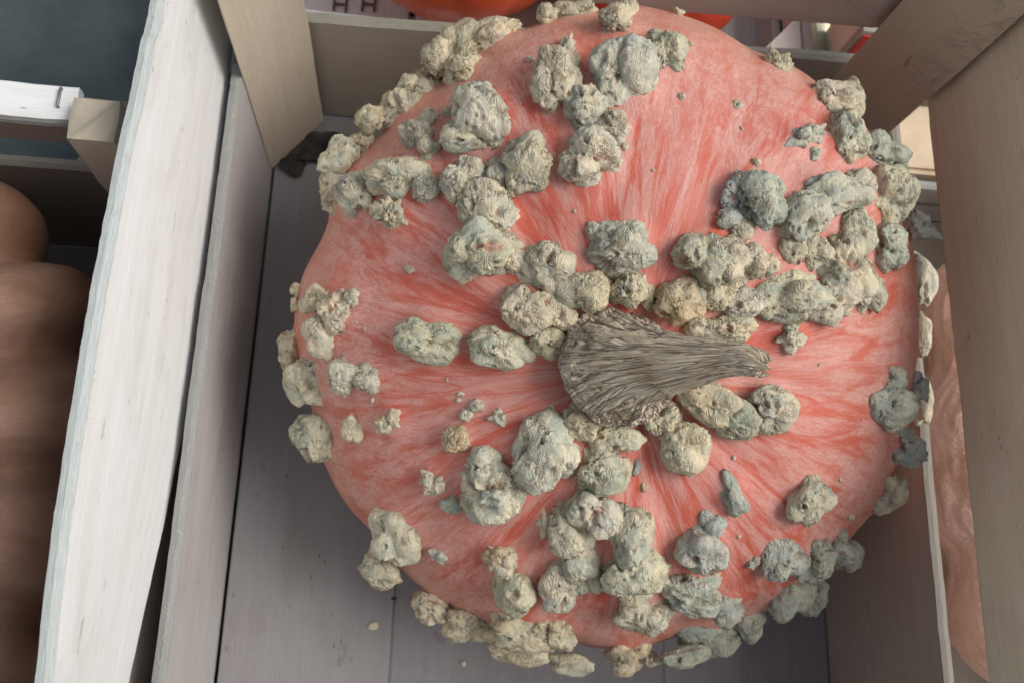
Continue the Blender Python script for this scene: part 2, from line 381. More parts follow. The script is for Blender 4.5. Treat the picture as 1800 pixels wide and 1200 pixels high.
# ------------------------------------------------------------------ pumpkins
def squash(cen, a, cr, axis, mult=None, lobes=10, depth=.02, dim=.012, dimr=.05, nth=300, nph=150, seed=0, wr=.0):
    """verts (world), faces and grain coordinates of a ribbed, flattened fruit"""
    n = np.array(axis, float); n /= np.linalg.norm(n)
    e1 = np.array([1, 0, 0]) - n * n[0]; e1 /= np.linalg.norm(e1); e2 = np.cross(n, e1)
    th = np.arange(nth) * 2 * math.pi / nth; ph = np.linspace(0, math.pi, nph + 1)[1:-1]
    T, Pp = np.meshgrid(th, ph); c = a * cr
    f = np.ones_like(T)
    rg = np.random.default_rng(seed); ctr = np.sort((np.arange(lobes) + rg.uniform(-.18, .18, lobes)) * 2 * math.pi / lobes)
    d = np.min(np.abs((T[..., None] - ctr + math.pi) % (2 * math.pi) - math.pi), -1) / (math.pi / lobes)
    f -= depth * np.exp(-(d / .38) ** 2) * np.sin(Pp) ** .7
    if mult is not None: f += mult(T) * np.sin(Pp) ** 2
    dirs = np.stack([np.cos(T) * np.sin(Pp), np.sin(T) * np.sin(Pp), np.cos(Pp)], -1)
    f += (fbm(dirs.reshape(-1, 3) * 2.2 + seed, 3) * .018).reshape(T.shape)
    if wr: f += (-(np.abs(fbm(dirs.reshape(-1, 3) * np.array([9, 9, 9]) + seed, 4))) * wr + wr * .3).reshape(T.shape)
    rho = a * np.sin(Pp) * f; zz = c * np.cos(Pp) * f
    zz = zz - dim * np.exp(-(rho / dimr) ** 2) * np.sign(np.cos(Pp))
    P = np.array(cen) + rho[..., None] * (np.cos(T)[..., None] * e1 + np.sin(T)[..., None] * e2) + zz[..., None] * n
    V = P.reshape(-1, 3); m = len(ph)
    G = np.stack([np.cos(T), np.sin(T), Pp / (math.pi / 2) * 1.0], -1).reshape(-1, 3)
    V = np.r_[V, [np.array(cen) + n * (c - dim), np.array(cen) - n * (c - dim)]]
    G = np.r_[G, [[0, 0, 0], [0, 0, 2]]]
    F = []
    for i in range(m - 1):
        for j in range(nth):
            k = (j + 1) % nth; F.append((i * nth + j, (i + 1) * nth + j, (i + 1) * nth + k, i * nth + k))
    for j in range(nth):
        k = (j + 1) % nth
        F.append((m * nth, j, k)); F.append((m * nth + 1, (m - 1) * nth + k, (m - 1) * nth + j))
    return V, F, G

PC = np.array([.1045, .1223, .1135]); PA = .1662; PCR = .60; PAX = np.array([-.1448, -.4139, 1.0]); PAX /= np.linalg.norm(PAX)
RT = np.radians([-163, -148, -126, -109, -90, -73.5, -34, -19.5, 10, 26.7, 40.3, 54.8, 72, 96, 112.5, 139, 157, 168, 177.6])
RVv = np.array([-.0087, .0016, .005, -.0022, .0138, .0103, .0125, -.0125, -.0440, -.0075, .0245, .0092, .009, .0334, -.0006, -.0309, -.0026, -.0058, .0035])
def pmult(T):
    tt = np.r_[RT - 2 * math.pi, RT, RT + 2 * math.pi]; vv = np.r_[RVv, RVv, RVv]
    g = np.linspace(-math.pi, math.pi, 721); y = np.interp(g, tt, vv)
    k = np.exp(-(np.linspace(-3, 3, 41)) ** 2); k /= k.sum()
    y = np.convolve(np.r_[y[-21:-1], y, y[1:21]], k, 'valid')
    return np.interp((T + math.pi) % (2 * math.pi) - math.pi, g, y) + .006

pumpkin = tag(empty('warty_pumpkin', (PC[0], PC[1], 0)), 'big salmon pink pumpkin covered in beige warts inside the nearest crate', 'pumpkin')
PL = np.array(pumpkin.location)
V, F, G = squash(PC, PA, PCR, PAX, pmult, 11, .020, .010, .045, 420, 220, 3)
skin = mesh_obj('skin', V - PC, F, M_SKIN, pumpkin, PC - PL, True, {'gc': G})

from mathutils.bvhtree import BVHTree
BV = BVHTree.FromPolygons([tuple(v) for v in V], [f if len(f) == 3 else f for f in F])
def sdist(p):
    co, nn, _, dd = BV.find_nearest(Vector(p))
    s = (Vector(p) - co).dot(nn)
    return (dd if s >= 0 else -dd), np.array(nn)
def place(px, py, h):
    """point on the view ray of (px,py) lying h above the skin, or the nearest approach when the ray passes the fruit by"""
    d = ray(px, py)
    hit = BV.ray_cast(Vector(CAM), Vector(d))
    if hit[0] is not None:
        t1 = hit[3]; t0 = t1 - max(.08, abs(h) * 6); lo, hi = t0, t1 + .03
        for _ in range(28):
            m = (lo + hi) / 2
            if sdist(CAM + d * m)[0] > h: lo = m
            else: hi = m
        t = (lo + hi) / 2
    else:
        ts = np.linspace(.25, .6, 120); ds = [sdist(CAM + d * t)[0] for t in ts]; t = ts[int(np.argmin(ds))]
        ok = [tt for tt, q in zip(ts, ds) if q <= max(h, min(ds) + .001)]
        t = ok[0] if ok else t
    p = CAM + d * t; dist, nn = sdist(p)
    return p, nn, t

# ------------------------------------------------------------------ stem
def build_stem():
    # (px, py, radius px along, height above the skin)
    kn = [(1092, 643, 108, -.004), (1092, 643, 113, .001), (1090, 643, 111, .006), (1096, 643, 103, .012), (1110, 642, 90, .018), (1132, 641, 75, .023),
          (1160, 640, 61, .028), (1195, 638, 49, .0325), (1235, 636, 39, .037), (1272, 633, 31, .041), (1304, 632, 27, .0440), (1325, 636, 24, .0460), (1338, 641, 20, .0470), (1346, 645, 13, .0475)]
    pts = []; rad = []
    for (x, y, r, h) in kn:
        p, nn, t = place(x, y, h); pts.append(p); rad.append(r * t / FPX)
    pts = np.array(pts); rad = np.array(rad); K = len(kn)
    M = 190; u = np.linspace(0, K - 1, M)
    def cr(a):
        a = np.asarray(a); r = np.zeros((M,) + a.shape[1:])
        for k, uu in enumerate(u):
            i = min(int(uu), K - 2); f = uu - i
            p0, p1, p2, p3 = a[max(i - 1, 0)], a[i], a[i + 1], a[min(i + 2, K - 1)]
            r[k] = .5 * (2 * p1 + (p2 - p0) * f + (2 * p0 - 5 * p1 + 4 * p2 - p3) * f * f + (3 * p1 - p0 - 3 * p2 + p3) * f ** 3)
        return r
    C = cr(pts); R_ = cr(rad)
    _, nn, _ = place(1092, 643, 0.0)
    lean = C[-20] - C[-60]; lean /= np.linalg.norm(lean)
    NT = 360; th = np.arange(NT) * 2 * math.pi / NT
    Vv = []; Gg = []; Bs = []
    for k in range(M):
        f = k / (M - 1); wgt = sstep(.25, .8, np.array(f))
        ax = nn * (1 - wgt) + lean * wgt; ax /= np.linalg.norm(ax)
        a = np.cross([0.0, 1, 0], ax); a /= np.linalg.norm(a); b = np.cross(ax, a)
        tw = th + f * .5
        ribs = 1 - np.abs(np.sin(tw * 10 + 3.0 * fbm(np.c_[np.cos(th) * 2.6, np.sin(th) * 2.6, np.full(NT, f * 6)], 2))) ** .7
        q = np.c_[np.cos(tw) * 7, np.sin(tw) * 7, np.full(NT, f * 4)]
        fine = 1 - np.abs(fbm(q * np.array([.7, .7, 1.0]), 4)) * 2
        knob = fbm(np.c_[np.cos(th) * 3.2, np.sin(th) * 3.2, np.full(NT, f * 9)], 4)
        basew = 1 - sstep(.15, .45, np.array(f))
        m = 1 + .12 * (ribs - .6) * (1 - .6 * basew) + .10 * (fine - .6) * (.6 + .4 * (1 - basew)) + .09 * knob * (.5 + .5 * basew)
        m = 1 + (m - 1) * (.25 + .75 * sstep(.04, .42, np.array(f)))
        cr_ = 1 - np.abs(fbm(np.c_[np.cos(th) * 5, np.sin(th) * 5, np.full(NT, f * 30)], 3)) * 2
        m = m + .035 * (cr_ - .6) * basew + .05 * knob * basew
        if f > .80: m = m + (f - .80) / .20 * .32 * noise(np.c_[np.cos(th) * 3, np.sin(th) * 3, np.full(NT, 1.0)])
        rr = R_[k] * m
        sq = .93 if f < .5 else 1.0
        P = C[k] + rr[:, None] * (np.cos(th)[:, None] * a + np.sin(th)[:, None] * b * sq)
        P = P + ax * ((m - 1) * R_[k] * (.55 - .25 * wgt) * sstep(0, .1, np.array(f)))[:, None]
        if f > .80: P = P + ax * ((f - .80) / .20 * .0022 * noise(np.c_[np.cos(th) * 3 + 7, np.sin(th) * 3, np.full(NT, 2.0)]))[:, None]
        Vv.append(P); Gg.append(np.c_[np.cos(tw), np.sin(tw), np.full(NT, f * 6)]); Bs.append(np.full(NT, basew))
    # hollow, ragged cut end
    for s, dp in ((.86, -.0004), (.66, -.0022), (.42, -.005), (.12, -.006)):
        P = C[-1] + (Vv[M - 1] - C[-1]) * s + lean * (dp + .0012 * noise(np.c_[np.cos(th) * 4 + s * 9, np.sin(th) * 4, np.full(NT, 5.0)]))[:, None]
        Vv.append(P); Gg.append(Gg[M - 1]); Bs.append(np.full(NT, .3))
    W_ = len(Vv); V_ = np.concatenate(Vv); F_ = [(i * NT + j, i * NT + (j + 1) % NT, (i + 1) * NT + (j + 1) % NT, (i + 1) * NT + j) for i in range(W_ - 1) for j in range(NT)]
    F_.append(tuple((W_ - 1) * NT + j for j in range(NT)))
    o0 = pts[1]
    st = mesh_obj('stem', V_ - o0, F_, M_STEM, pumpkin, o0 - PL, True, {'gc': np.concatenate(Gg), 'base': np.concatenate(Bs)})
    st['label'] = 'dry ridged grey brown stem bent sideways'
build_stem()

# ------------------------------------------------------------------ warts
def ico(sub):
    bm = bmesh.new(); bmesh.ops.create_icosphere(bm, subdivisions=sub, radius=1); bm.verts.ensure_lookup_table()
    v = np.array([x.co[:] for x in bm.verts]); f = [tuple(q.index for q in p.verts) for p in bm.faces]; bm.free(); return v, f
ICO = {s: ico(s) for s in (3, 4, 5, 6)}
SAGE = (.54, .52, .435, 1); SAND = (.58, .525, .415, 1); MINT = (.45, .47, .43, 1); GREY = (.36, .38, .37, 1); CHALK = (.60, .56, .47, 1); OCHRE = (.56, .46, .32, 1)
FEET = []
def wart(px, py, rx, ry, ang=0, kind='b', col=SAGE, seed=0, z=None, lift=.32, deep=.8):
    rg = np.random.default_rng(seed * 7 + 5)
    rm = min(rx, ry)
    p, nn, t = place(px, py, lift * rm * .385 / FPX)
    if z is not None:
        dv = ray(px, py); t = (z - H) / dv[2]; p = CAM + dv * t
    sc = t / FPX
    if z is None: FEET.append((*p, (rx * ry) ** .5 * sc))
    D = ICO[5 if rm >= 24 else (4 if rm >= 11 else 3)]
    d = D[0]; off = rg.uniform(-50, 50, 3)
    front = d[:, 2]
    # lumpy body: flattened facets, then bulges
    r = np.full(len(d), 1.30)
    nf = 16 if kind != 's' else 9
    fn = rg.normal(size=(nf, 3)); fn /= np.linalg.norm(fn, axis=1)[:, None]; fh = rg.uniform(.92, 1.05, nf)
    acc = np.zeros(len(d))
    for q, h in zip(fn, fh):
        dd = d @ q; acc += np.exp(-14 * h / np.maximum(dd, .06))
    r = np.minimum(14 / -np.log(np.maximum(acc, 1e-30)), 1.22)
    for _ in range(4 if kind != 's' else 7):
        q = rg.normal(size=3); q[2] = abs(q[2]) * (.7 if kind != 's' else .35); q /= np.linalg.norm(q)
        sg = rg.uniform(.26, .48) if kind != 's' else rg.uniform(.16, .24)
        am = rg.uniform(.08, .26) if kind != 's' else rg.uniform(.28, .5)
        ang_ = np.arccos(np.clip(d @ q, -1, 1)); r += am * np.exp(-(ang_ / sg) ** 2)
    if kind == 's': r *= .80
    r += .19 * fbm(d * 1.5 + off, 2) - .04
    sw = d + .35 * np.stack([noise(d * 2.2 + off + k * 9) for k in range(3)], 1)
    rough_ = sstep(-.02, .30, fbm(d * 2.1 + off + 210, 2))          # crumpled patches between smooth bark
    # long seams and the fine cracks of drying bark
    seam = np.abs(noise(sw * 1.9 + off + 31)); r -= .14 * (1 - sstep(0, .08, seam)) * (kind != 'm'); r += .05 * np.exp(-((seam - .13) / .05) ** 2) * (kind != 'm')
    ck = np.abs(noise(sw * 3.6 + off + 131)); r -= .045 * (1 - sstep(0, .04, ck))
    # sharp folded wrinkles
    wq = (d + .12 * sw) @ np.linalg.qr(rg.normal(size=(3, 3)))[0] * np.array([11, 3.0, 6.0])
    r += .030 * (1 - 2.6 * np.abs(fbm(wq + off, 2))) * (.10 + .90 * rough_)
    wq = d @ np.linalg.qr(rg.normal(size=(3, 3)))[0] * np.array([23, 8, 14.0])
    r += .010 * (1 - 2.6 * np.abs(noise(wq + off))) * rough_
    # peeling paper: raised terraces with a crisp lip
    tn = fbm(d * 3.2 + off + 77, 2); flake = sstep(.12, .15, tn)
    r += .026 * flake + .022 * np.exp(-((tn - .15) / .02) ** 2) * rough_
    tn2 = fbm(d * 5.5 + off + 99, 2); r += .010 * sstep(.03, .08, tn2)
    tint = np.clip(.5 + 1.3 * fbm(d * 1.9 + off + 300, 3) + .25 * rough_ - .1, 0, 1)
    veins = (1 - sstep(.012, .05, np.abs(noise(sw * 4.6 + off + 510)))) * sstep(-.1, .25, noise(d * 3 + off + 520))   # dark fissure shade painted as thin brown veins with their own course
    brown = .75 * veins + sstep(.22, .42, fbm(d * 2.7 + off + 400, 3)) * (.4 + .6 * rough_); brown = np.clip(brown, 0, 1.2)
    # pits and open craters
    pit = np.zeros(len(d))
    npit = int(rg.integers(2, 7)) if rm >= 26 else (int(rg.integers(0, 2)) if rm > 14 else 0)
    for _ in range(npit):
        q = rg.normal(size=3); q[2] = abs(q[2]) + .5; q /= np.linalg.norm(q)
        tng = np.cross(q, rg.normal(size=3)); tng /= np.linalg.norm(tng); bt = np.cross(q, tng)
        ps = rg.choice([.05, .07, .10, .16, .24]); el = rg.uniform(.9, 2.1)
        a_ = (d @ tng) / (ps * el); b_ = (d @ bt) / ps
        rr = np.sqrt(a_ ** 2 + b_ ** 2) * (1 + .4 * noise(d * 9 + off)) + (d @ q < 0) * 9
        dep = rg.uniform(.18, .36)
        r += -dep * (1 - sstep(.55, 1.02, rr)) + .06 * np.exp(-((rr - 1.2) / .25) ** 2)
        pit = np.maximum(pit, (1 - sstep(.5, .95, rr)) * rg.choice([.1, .3, .6, 1.0]))
    # skirt of little points where the wart sits on the skin
    r += (.05 + .13 * sstep(.22, .66, noise(d * 4.2 + off)) * (kind != 'm')) * np.exp(-((front + .22) / .17) ** 2)
    P = d * r[:, None]
    ca, sa = math.cos(math.radians(ang)), math.sin(math.radians(ang))
    right, down, fwd = RW[:, 0], RW[:, 1], ray(px, py)
    # the wart's third axis lies between its own upright (skin normal) and the line of sight
    up = nn * .6 - fwd * .4; up /= np.linalg.norm(up)
    e1 = right * ca + down * sa; e1 = e1 - up * (e1 @ up); e1 /= np.linalg.norm(e1)
    e2 = np.cross(up, e1)
    rd = rm * deep
    Pw = (P[:, 0:1] * rx * e1 + P[:, 1:2] * ry * e2 + P[:, 2:3] * rd * up) * sc * 1.05
    j = rg.uniform(.93, 1.07); c2 = (col[0] * j * rg.uniform(.97, 1.03), col[1] * j, col[2] * j * rg.uniform(.95, 1.05), 1)
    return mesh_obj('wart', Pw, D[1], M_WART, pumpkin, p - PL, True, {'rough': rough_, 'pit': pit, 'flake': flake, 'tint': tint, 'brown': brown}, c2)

WARTS = [
 # upper left rim
 (868,56,46,27,-22,'b',SAND),(808,86,48,38,-35,'b',SAND),(812,122,34,30,0,'b',SAND),(765,97,28,30,0,'b',SAND),(745,150,34,28,10,'b',SAND),(703,185,38,32,-30,'b',SAND),
 (720,150,22,18,0,'b',SAND),(652,207,28,24,-20,'b',SAND),(636,247,21,19,0,'b',SAND),(603,288,42,36,-30,'b',SAGE),(588,335,30,42,0,'b',SAND),(630,343,40,34,20,'b',SAGE),
 (733,240,32,26,30,'b',SAGE),(752,211,17,16,0,'m',SAGE),(752,264,22,23,0,'b',SAGE),(705,311,62,37,8,'b',SAGE),(752,330,26,25,0,'b',SAGE),(690,375,35,33,0,'s',SAND),
 (842,205,50,56,-20,'b',SAGE),(838,238,60,36,8,'b',SAGE),(794,197,13,11,0,'m',SAGE),(920,288,52,44,-35,'b',SAGE),(876,310,25,30,0,'b',SAGE),(812,320,38,42,20,'b',SAGE),(855,368,52,38,30,'b',SAGE),
 # towards the stem, upper left
 (836,442,58,54,0,'b',SAGE),(888,428,26,22,30,'b',SAND),(918,472,42,26,35,'b',SAND),(966,468,37,43,0,'b',SAGE),(945,452,24,20,0,'b',SAGE),(932,545,48,42,20,'b',SAND),(985,555,34,26,30,'b',SAND),
 (962,598,30,30,0,'b',SAND),(882,612,54,36,10,'b',SAGE),(750,597,64,35,8,'b',SAGE),(1032,517,42,40,0,'b',SAND),(1104,508,34,34,0,'b',SAND),(1140,522,15,20,0,'b',SAND),
 (1096,440,52,42,0,'b',SAGE),(1095,410,40,26,0,'b',SAGE),(1046,408,15,20,-20,'m',SAGE),
 # top
 (1088,130,54,64,12,'b',SAGE),(980,142,38,56,-6,'b',SAND),(996,88,18,28,10,'s',SAND),(1000,118,20,28,0,'b',SAND),(1168,94,34,40,-20,'b',SAGE),(1028,192,36,36,0,'b',SAGE),(1077,224,27,27,0,'b',SAND),(1038,282,48,48,0,'b',SAGE),
 (1085,40,34,28,0,'b',SAND),(1105,14,15,24,0,'b',SAND),(962,25,16,20,0,'b',SAND),(1008,16,36,18,0,'b',SAND),
 # upper right
 (1468,178,44,32,12,'b',SAND),(1500,170,20,32,0,'b',SAGE),(1490,246,34,42,-12,'b',SAGE),(1472,218,18,16,0,'b',SAGE),(1404,242,24,22,0,'s',MINT),(1430,234,22,20,0,'s',MINT),(1432,272,10,12,0,'m',MINT),(1369,110,25,26,0,'s',SAND),
 (1553,276,44,34,15,'b',MINT),(1566,348,40,46,0,'b',SAGE),(1512,330,28,28,0,'b',SAGE),(1618,393,30,32,0,'s',MINT),
 (1450,345,54,34,-18,'b',SAGE),(1412,385,46,40,-50,'b',SAGE),(1408,430,24,36,20,'b',SAND),(1505,405,33,40,0,'b',SAGE),(1558,437,35,37,0,'b',MINT),
 (1330,352,48,46,10,'b',MINT),(1296,345,26,34,0,'b',MINT),(1283,385,28,20,0,'b',MINT),(1304,403,22,20,0,'b',SAND),
 (1240,456,48,48,0,'b',SAGE),(1285,462,42,40,0,'b',SAND),(1325,465,26,28,0,'b',SAND),(1354,467,18,20,0,'m',SAND),(1432,446,27,25,0,'b',SAGE),(1392,441,24,20,0,'b',SAND),
 (1390,516,54,44,-5,'b',SAGE),(1476,472,42,50,-10,'b',SAGE),(1520,505,30,46,-10,'b',SAGE),(1460,530,48,40,-20,'b',SAND),
 (1192,532,40,36,-20,'b',OCHRE),(1220,520,22,26,0,'b',SAND),(1260,522,30,24,-30,'b',SAND),(1305,540,36,26,-18,'b',SAGE),(1282,577,46,27,5,'b',SAND),(1228,572,26,20,0,'b',SAND),(1395,588,30,30,0,'s',SAGE),
 # below the stem
 (1250,705,60,34,28,'b',SAND),(1290,728,46,32,25,'b',SAGE),(1355,720,40,38,0,'b',SAGE),(1198,785,40,46,-35,'b',SAND),(1166,745,30,30,0,'b',SAND),(1022,738,36,31,0,'b',SAND),(1078,772,46,30,-5,'b',SAND),
 (955,795,52,68,18,'b',SAGE),(1050,830,48,42,0,'b',SAGE),(1048,885,42,50,0,'b',SAGE),(1086,825,20,26,0,'b',SAND),
 (862,862,56,46,0,'b',SAGE),(852,822,32,34,0,'b',SAGE),(794,885,16,18,0,'m',MINT),(803,773,25,25,0,'b',OCHRE),(761,845,25,25,0,'s',SAND),(879,733,18,16,0,'s',SAGE),(838,712,12,12,0,'m',SAGE),(820,728,11,11,0,'m',SAGE),
 # left rim
 (592,548,30,34,20,'b',SAND),(566,588,34,36,35,'b',SAND),(553,528,22,24,0,'b',SAND),(570,520,18,18,0,'s',SAND),(623,520,20,21,0,'s',SAGE),(520,512,9,14,0,'b',SAND),(518,536,8,12,0,'b',SAND),(510,605,24,26,0,'b',SAND),(506,630,18,18,0,'b',SAND),
 (540,672,42,42,0,'m',SAGE),(610,662,34,32,10,'b',SAGE),(644,662,24,26,0,'b',SAGE),(558,762,42,40,0,'b',SAGE),(620,752,22,24,0,'b',SAND),(684,742,30,26,-20,'s',SAND),
 # lower left
 (696,937,47,49,0,'m',SAGE),(668,1000,36,32,0,'b',SAGE),(771,975,18,16,0,'s',MINT),(755,1065,31,28,10,'b',SAND),(820,1098,38,34,10,'b',SAND),(873,975,30,26,0,'s',OCHRE),(886,985,24,28,0,'b',SAND),
 (912,1040,42,46,0,'m',SAGE),(988,1030,36,46,10,'b',SAGE),(1002,935,38,46,-10,'b',SAGE),(1026,1000,36,52,-20,'b',SAGE),(958,922,18,26,0,'s',SAND),
 (1106,935,42,52,-10,'b',SAGE),(1112,1005,52,54,0,'b',SAGE),(1135,1072,50,38,0,'b',SAGE),(876,1108,28,34,0,'b',SAND),(925,1108,54,38,10,'b',SAND),(975,1108,34,34,0,'b',SAND),(1000,1168,42,20,0,'b',SAGE),(908,1148,50,22,8,'b',SAND),
 (1108,1150,34,32,0,'b',SAND),(1145,1160,18,20,0,'s',SAGE),
 # lower right
 (1230,968,42,42,0,'m',MINT),(1250,922,22,24,20,'b',MINT),(1222,1036,48,40,0,'b',MINT),(1268,1070,34,34,0,'b',MINT),(1245,1118,44,32,-8,'b',MINT),(1208,1153,36,20,0,'b',MINT),(1320,1097,28,27,0,'m',MINT),
 (1290,873,22,34,-28,'b',MINT),(1418,878,37,39,0,'b',SAGE),(1372,985,34,36,0,'b',MINT),(1322,986,12,15,0,'s',MINT),(1430,985,32,36,0,'b',MINT),(1460,965,34,32,0,'b',MINT),(1495,978,20,28,0,'b',MINT),(1388,1048,42,38,0,'m',MINT),(1425,1042,26,34,0,'b',MINT),
 # right rim
 (1562,716,39,35,0,'b',MINT),(1572,664,24,20,0,'b',MINT),(1614,678,22,28,0,'s',MINT),(1590,785,35,34,0,'m',MINT),(1622,706,20,36,0,'m',CHALK,0.132),(1616,492,26,44,0,'m',CHALK,0.135),(1616,590,20,30,0,'m',CHALK,0.134),(1570,860,22,28,0,'m',CHALK),(1548,885,22,20,0,'m',CHALK),
 # pimples
 (1200,170,6,7,0,'m',SAND),(1297,184,9,9,0,'m',SAGE),(1330,286,8,8,0,'m',SAND),(932,105,7,7,0,'m',SAND),(1098,258,7,9,0,'m',SAND),(1142,172,6,5,0,'m',SAND),(720,473,9,7,20,'m',SAND),(1496,908,6,6,0,'m',CHALK),(1118,820,7,15,5,'m',GREY),(1133,855,7,8,0,'m',OCHRE),
 (616,565,3,3,0,'m',CHALK),(626,567,3,3,0,'m',CHALK),(641,579,3,4,0,'m',CHALK),(664,577,3,3,0,'m',CHALK),(786,667,3,3,0,'m',CHALK),(806,703,5,4,0,'m',CHALK),(1148,300,3,3,0,'m',CHALK),(1440,640,3,3,0,'m',CHALK),(1010,372,3,3,0,'m',CHALK),
 (810,692,6,5,0,'m',CHALK),(776,558,4,4,0,'m',CHALK),(655,703,4,5,0,'m',CHALK),(1304,226,3,4,0,'m',OCHRE),(1210,78,8,5,0,'m',OCHRE),(1300,943,4,4,0,'m',CHALK),(1290,804,4,4,0,'m',CHALK),(1476,842,4,3,0,'m',CHALK),(1192,22,10,12,0,'s',SAND),
]
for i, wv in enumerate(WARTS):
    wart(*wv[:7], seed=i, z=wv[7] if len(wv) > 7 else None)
# the skin swells up to the foot of every wart
sk = V; lift_ = np.zeros(len(sk)); outw = sk - (PC + PAX * ((sk - PC) @ PAX)[:, None] * .0); outw = outw / np.linalg.norm(outw, axis=1)[:, None]
for (fx_, fy_, fz_, fr) in FEET:
    dd = np.linalg.norm(sk - np.array([fx_, fy_, fz_]), axis=1)
    lift_ = np.maximum(lift_, .30 * fr * np.exp(-(dd / (1.22 * fr)) ** 4))
skin.data.vertices.foreach_set('co', (sk + outw * lift_[:, None] - PC).astype(np.float32).ravel()); skin.data.update()

# ------------------------------------------------------------------ neighbours: pumpkins
def plain_pumpkin(name, label, cen, a, crr, mat, lobes, depth, seed, axis=(0, 0, 1), wr=0, stem=True, nth=220, nph=110):
    t = tag(empty(name, (cen[0], cen[1], 0)), label, 'pumpkin'); l0 = np.array(t.location)
    V, F, G = squash(cen, a, crr, axis, None, lobes, depth, a * .16, a * .3, nth, nph, seed, wr)
    mesh_obj('skin', V - np.array(cen), F, mat, t, np.array(cen) - l0, True, {'gc': G})
    if stem:
        n = np.array(axis, float); n /= np.linalg.norm(n); top = np.array(cen) + n * a * crr * .80
        path = [top + n * a * .40 * k / 8 + np.array([.05, .03, 0]) * a * (k / 8) ** 2 for k in range(9)]
        rad = [a * .17 * (1 - .55 * min(1, k / 5)) for k in range(9)]
        Vs, Fs = tube(path, rad, 14)
        Vs = np.array(Vs); Gs = np.tile(np.c_[np.cos(np.arange(14) * .449), np.sin(np.arange(14) * .449), np.zeros(14)], (9, 1))
        mesh_obj('stem', Vs - top, Fs, M_STEM, t, top - l0, True, {'gc': Gs, 'base': np.zeros(len(Vs))})
    return t
plain_pumpkin('brown_pumpkin', 'smooth ribbed brown pumpkin in the crate at the left edge', (-.298, .035, .132), .172, .77, M_BROWN, 17, .105, 5, axis=(.22, -.12, 1))
plain_pumpkin('brown_pumpkin', 'brown pumpkin in the lower left corner, mostly out of view', (-.325, -.195, .070), .110, .63, M_BROWN, 10, .06, 9)
plain_pumpkin('pink_tan_pumpkin', 'wrinkled pinkish tan pumpkin seen through the gap of the right side slats', (.5400, .070, .092), .2515, .366, M_TAN, 15, .05, 6, wr=.026, nth=420, nph=220)
plain_pumpkin('orange_pumpkin', 'smooth bright orange pumpkin on the pale boards behind the back slat', (.013, .437, .080), .088, .90, M_ORANGE, 12, .02, 7)
plain_pumpkin('orange_red_pumpkin', 'red orange pumpkin right above the top of the warty pumpkin', (.148, .431, .066), .082, .80, mat_skin('red_orange_skin', (.62, .06, .03), (.70, .09, .045), (.76, .16, .09), (.62, .07, .03), .0003, .2, .4), 10, .03, 8)

# ------------------------------------------------------------------ neighbours: crates
def side_crate(label, x0, x1, y0, y1, low, up, seed, cols, rail=None):
    c = tag(empty('wooden_crate', ((x0 + x1) / 2, (y0 + y1) / 2, -.012)), label, 'crate', 'slatted fruit crates')
    n = 3; wv = (x1 - x0) / n
    for i in range(n):
        board('floor_board', (x0 + wv * (i + .5), y0, -.003), (0, y1 - y0, 0), (wv - .003, 0, 0), (0, 0, .006), c, cols[0], 30, 4, seed + i)
    for yy in (y0 + .04, y1 - .04):
        board('floor_batten', (x0, yy, -.0095), (x1 - x0, 0, 0), (0, .04, 0), (0, 0, .006), c, cols[0], 6, 2, seed)
    for (za, zb) in (low, up):
        zc, zw = (za + zb) / 2, zb - za; s = seed + int(za * 100)
        board('slat', (x0 + .003, y0, zc), (0, y1 - y0, 0), (0, 0, zw), (.006, 0, 0), c, cols[1], 40, 4, s + 1)
        board('slat', (x1 - .003, y0, zc), (0, y1 - y0, 0), (0, 0, zw), (.006, 0, 0), c, cols[1], 40, 4, s + 2)
        board('slat', (x0 - .002, y1 + .0035, zc), (x1 - x0 + .004, 0, 0), (0, 0, zw), (0, .006, 0), c, cols[2], 40, 4, s + 3)
        board('slat', (x0 - .002, y0 - .0035, zc), (x1 - x0 + .004, 0, 0), (0, 0, zw), (0, .006, 0), c, cols[2], 40, 4, s + 4)
    top = up[1]
    for k, (cx, cy, sx, sy) in enumerate(((x0 + .0065, y0 + .0005, 1, 1), (x1 - .0065, y0 + .0005, -1, 1), (x0 + .0065, y1 - .0005, 1, -1), (x1 - .0065, y1 - .0005, -1, -1))):
        tri = [(cx, cy), (cx + sx * .032, cy), (cx, cy + sy * .036)]
        if sx * sy < 0: tri = tri[::-1]
        if rail and k == 3: continue
        corner_post('corner_post', tri, .001, top - .002, c, cols[3], seed + k)
    if rail:
        board('top_rail', (x0 - .001, y1 - .001, top + .0035), (x1 - x0 - .0275, 0, 0), (0, .017, 0), (0, 0, .006), c, rail, 60, 4, seed + 9)
    return c
lc = side_crate('low wooden crate with flat stapled top rail at the left edge', -.52, -.1245, -.33, .194, (.0, .118), (.150, .186), 60, (FLOORW, (.62, .58, .54, 1), (.42, .37, .33, 1), (.50, .44, .38, 1)), PALE)
board('corner_post', (-.1420, .1825, .001), (0, 0, .1985), (.021, 0, 0), (0, .0195, 0), lc, (.62, .55, .45, 1), 30, 4, 77)
